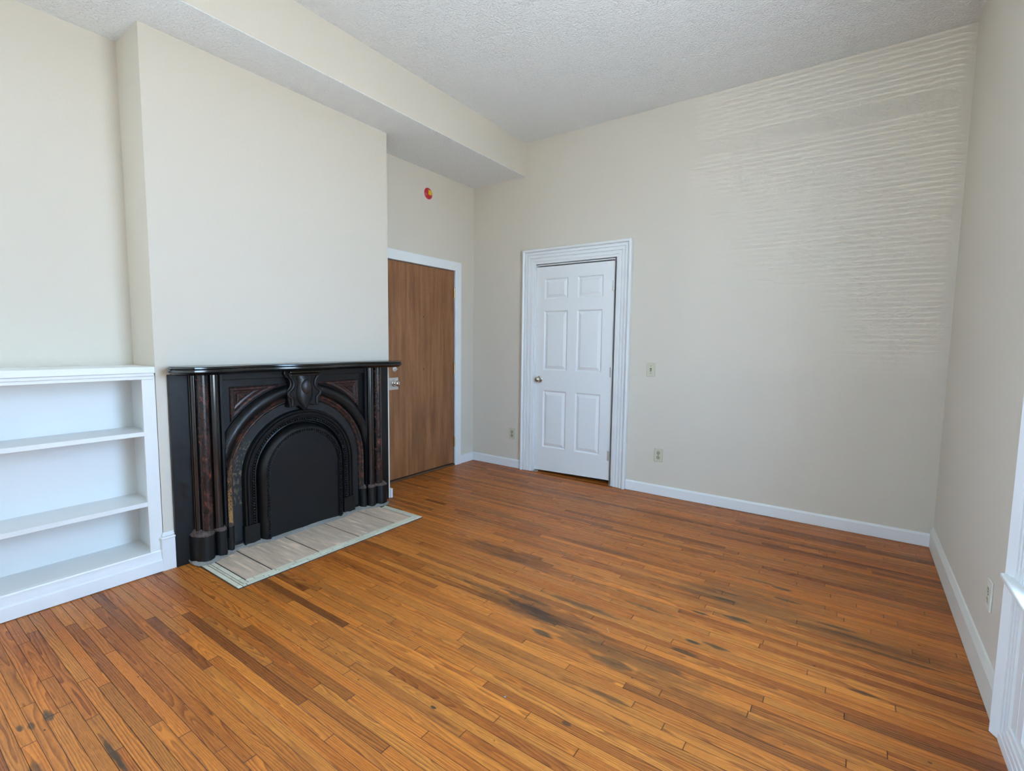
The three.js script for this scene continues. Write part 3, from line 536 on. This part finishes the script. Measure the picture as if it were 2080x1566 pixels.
  // spandrel panels
  for (const s of [-1, 1]) {
    const tri = (t, d) => {
      const cx = 0.452 - t, cy = 0.992 - t, r = 0.586 + t * 1.25, row = [], yA = Math.min(cy, YC + Math.sqrt(Math.max(0, r * r - cx * cx))), xA = Math.sqrt(Math.max(0.0001, r * r - (cy - YC) ** 2)), a0 = Math.atan2(yA - YC, cx), a1 = Math.atan2(cy - YC, xA);
      for (let k = 0; k <= 6; k++) row.push([mix(cx, cx, 0), mix(yA, cy, k / 6), d]); for (let k = 1; k <= 8; k++) row.push([mix(cx, xA, k / 8), cy, d]); for (let k = 1; k <= 24; k++) { const a = mix(a1, a0, k / 24); row.push([Math.cos(a) * r, YC + Math.sin(a) * r, d]); }
      return row.map(([x, y, z]) => [s * x, y, z]);
    };
    const rws = [tri(-0.004, 0.037), tri(0, 0.050), tri(0.006, 0.056), tri(0.016, 0.055), tri(0.024, 0.043), tri(0.032, 0.041), tri(0.038, 0.051), tri(0.046, 0.055), tri(0.056, 0.046)];
    const last = rws[rws.length - 1], g = surface(rws, 0.35), c = cap(last.slice(0, -1).map((p) => [p[0], p[1]]), (p) => [p[0], p[1], 0.046]);
    mesh('spandrel_panel', [g, c], M.spandrel, F);
  }
  // columns: outer black reed, red marbled shaft, inner black shaft, fillet
  const round = (cx, cd, r, a0 = 0, a1 = Math.PI, n = 16) => { const p = []; for (let k = 0; k <= n; k++) { const a = mix(a0, a1, k / n); p.push([cx + Math.cos(a) * r, cd + Math.sin(a) * r]); } return p; };
  const upright = (pts, y0, y1) => surface([y0, y1].map((y) => pts.map(([u, d]) => [u, y, d])), 0.6);
  for (const s of [-1, 1]) {
    const c = sub('column_cluster', F), f = (pts) => pts.map(([u, d]) => [s * u, d]);
    mesh('outer_reed', upright(f([[0.664, 0.02], [0.663, 0.030], [0.655, 0.034], ...round(0.648, 0.046, 0.016, -0.4, 2.6, 10), [0.632, 0.05]]), 0.18, 1.0812), M.polished, c);
    mesh('marbled_shaft', upright(f(round(0.612, 0.070, 0.031, -0.6, 3.74, 22)), 0.18, 1.0812), M.redMarble, c);
    mesh('inner_shaft', upright(f(round(0.552, 0.058, 0.030, -0.6, 3.74, 22)), 0.18, 1.0812), M.polished, c);
    mesh('fillet', [rbox(Math.min(s * 0.500, s * 0.517), Math.max(s * 0.500, s * 0.517), 0.17, 1.0812, 0.02, 0.070, 0.002), box(Math.min(s * 0.516, s * 0.66), Math.max(s * 0.516, s * 0.66), 0.17, 1.0812, 0.02, 0.05)], M.slate, c);
    // lobed plinth with a rough chamfered top
    const lobes = [[0.690, 0.022], [0.690, 0.050], ...round(0.632, 0.068, 0.052, 0.2, 2.75, 16), [0.578, 0.078], ...round(0.546, 0.070, 0.034, 0.4, 2.8, 12), [0.511, 0.070], ...round(0.486, 0.052, 0.024, 0.4, 2.6, 8), [0.458, 0.05], [0.455, 0.022]];
    const shr = lobes.map(([u, d], i) => [mix(u, 0.575, 0.10), d > 0.03 ? d - 0.014 : d]);
    const jit = (i, k) => (noise(i * 0.9 + k * 31 + s * 7, k * 3.3) - 0.5);
    mesh('plinth', surface([lobes.map(([u, d]) => [s * u, 0.0092, d]), lobes.map(([u, d], i) => [s * u, 0.163 + 0.008 * jit(i, 1), d])], 0.6), M.slate, c);
    const topY = lobes.map((p, i) => 0.163 + 0.008 * jit(i, 1));
    const r1 = lobes.map(([u, d], i) => [s * u, topY[i], d]), r2 = shr.map(([u, d], i) => [s * u, 0.180 + 0.012 * jit(i, 2), d - 0.004 * jit(i, 5)]), r3 = shr.map(([u, d], i) => [s * mix(u, 0.575, 0.15), 0.192 + 0.010 * jit(i, 3), Math.max(0.022, d - 0.028)]), r4 = shr.map(([u], i) => [s * mix(u, 0.575, 0.2), 0.196, 0.022]);
    mesh('plinth_cap', surface([r1, r2, r3, r4], 0.4), M.wornStone, c);
  }
  // keystone with scrolls and a cabochon
  const key = sub('keystone', F);
  const half = [[0.132, 1.076], [0.134, 1.060], [0.124, 1.044], [0.104, 1.030], [0.096, 1.012], [0.094, 0.992], [0.098, 0.974], [0.108, 0.962], [0.118, 0.946], [0.120, 0.925], [0.112, 0.902], [0.104, 0.872], [0.100, 0.846], [0.062, 0.850], [0.044, 0.856], [0.026, 0.842], [0.0, 0.816]];
  const outl = [...half.map(([x, y]) => [x, y]), ...half.slice(0, -1).reverse().map(([x, y]) => [-x, y])];
  const ks = new THREE.Shape(outl.map((p) => new THREE.Vector2(...p)));
  mesh('back_plate', [new THREE.ExtrudeGeometry(ks, { depth: 0.052, bevelEnabled: true, bevelThickness: 0.006, bevelSize: 0.005, bevelSegments: 3 }).translate(0, 0, 0.028)], M.slate, key);
  const vase = (y) => { const t = (y - 0.836) / (1.046 - 0.836); return 0.040 + 0.020 * Math.sin(Math.PI * clamp(t * 1.05)) + 0.022 * step(0.75, 1, t) - 0.018 * step(0.22, 0, t); };
  const vr = []; for (let k = 0; k <= 24; k++) { const y = mix(0.836, 1.046, k / 24), w = vase(y), row = []; for (let q = 0; q <= 16; q++) { const a = Math.PI * q / 16; row.push([Math.cos(a) * w, y, 0.078 + Math.sin(a) * (0.030 + 0.006 * Math.sin(k / 24 * Math.PI))]); } vr.push(row); }
  mesh('body', surface(vr, 0.8), M.slate, key);
  mesh('cabochon', new THREE.SphereGeometry(1, 28, 20).scale(0.034, 0.050, 0.022).translate(0, 0.972, 0.106), M.cabochon, key);
  mesh('pendant', lathe([[0.0, -0.030], [0.006, -0.022], [0.016, -0.006], [0.020, 0.006], [0.014, 0.016], [0, 0.018]], 20).translate(0, 0.842, 0.086), M.slate, key);
  mesh('crown_moulding', [rbox(-0.112, 0.112, 1.063, 1.081, 0.03, 0.114, 0.006), rbox(-0.104, 0.104, 1.044, 1.061, 0.03, 0.104, 0.006)], M.polished, key);
  for (const s of [-1, 1]) {
    const pts = [[0.100, 1.066], [0.092, 1.040], [0.078, 1.020], [0.072, 0.996], [0.076, 0.970], [0.092, 0.952], [0.106, 0.940], [0.103, 0.915], [0.086, 0.902], [0.082, 0.872], [0.084, 0.852]].map(([x, y]) => new THREE.Vector3(s * x * 1.06, y, 0.086));
    mesh('scroll', new THREE.TubeGeometry(new THREE.CatmullRomCurve3(pts), 48, 0.0115, 10), M.slate, key);
  }
  // mantel shelf with serpentine front and moulded edge
  const halfEdge = []; const dep = (u) => 0.192 + 0.024 * Math.cos(u / 0.31 * Math.PI) + 0.002 * step(0.3, 0.62, u);
  for (let k = 0; k <= 40; k++) { const u = mix(0, 0.70, k / 40); halfEdge.push([u, dep(u)]); }
  halfEdge.push([0.712, 0.200], [0.770, 0.134], [0.784, 0.108], [0.782, 0.085], [0.750, 0.0]);
  const edge = [...halfEdge.slice(1).reverse().map(([u, d]) => [-u, d]), ...halfEdge.map(([u, d]) => [u * 1.045, d])].reverse();   // counter-clockwise in (u, d)
  const lv = [[0.034, 1.0815], [0.024, 1.0825], [0.016, 1.086], [0.010, 1.0925], [0.006, 1.0955], [0.001, 1.0985], [0.0005, 1.105], [0.001, 1.110], [0.006, 1.1135], [0.008, 1.1155], [0.005, 1.118], [0.0055, 1.1245], [0.009, 1.1280]];
  const rowsS = lv.map(([o, y]) => { const q = inset(edge, o); q[0][1] = q[q.length - 1][1] = 0; return q.map(([u, d]) => [u, y, Math.max(0.0005, d)]); });
  const topO = rowsS[rowsS.length - 1].map((p) => [p[0], p[2]]), botO = rowsS[0].map((p) => [p[0], p[2]]);
  mesh('mantel_shelf', [surface(rowsS, 0.5), cap(topO, (p) => [p[0], 1.1280, p[1]]), cap(botO, (p) => [p[0], 1.0815, p[1]])], M.polished, F);
  tag(F, 'black slate fireplace with arched opening, marbled columns and serpentine mantel shelf', 'fireplace');
  // rough mortar along the foot of the fireplace
  const path = [[-0.70, 0.03], [-0.69, 0.10], [-0.64, 0.128], [-0.585, 0.122], [-0.56, 0.108], [-0.52, 0.098], [-0.49, 0.085], [-0.45, 0.06], [-0.41, 0.058], [-0.39, 0.072], [-0.31, 0.074], [-0.29, 0.092], [-0.24, 0.096], [0, 0.094], [0.24, 0.096], [0.29, 0.092], [0.31, 0.074], [0.39, 0.072], [0.42, 0.058], [0.46, 0.07], [0.52, 0.098], [0.58, 0.118], [0.64, 0.126], [0.69, 0.09]];
  const cv = new THREE.CatmullRomCurve3(path.map(([u, d]) => new THREE.Vector3(u, 0, d))), rowsM = [];
  for (const [off, y] of [[-0.028, 0.024], [-0.010, 0.020], [0.004, 0.0135], [0.016, 0.0092]]) { const row = []; for (let k = 0; k <= 160; k++) { const p = cv.getPoint(k / 160), j = noise(k * 0.45, off * 300 + 50) - 0.5; row.push([p.x, Math.max(0.0092, y + 0.008 * j * (y > 0.01 ? 1 : 0)), p.z + off + 0.012 * (noise(k * 0.35 + 9, off * 90) - 0.5)]); } rowsM.push(row); }
  mesh('mortar_joint', surface(rowsM, 0.9), M.mortar, F);
}

renderer.render(scene, camera);
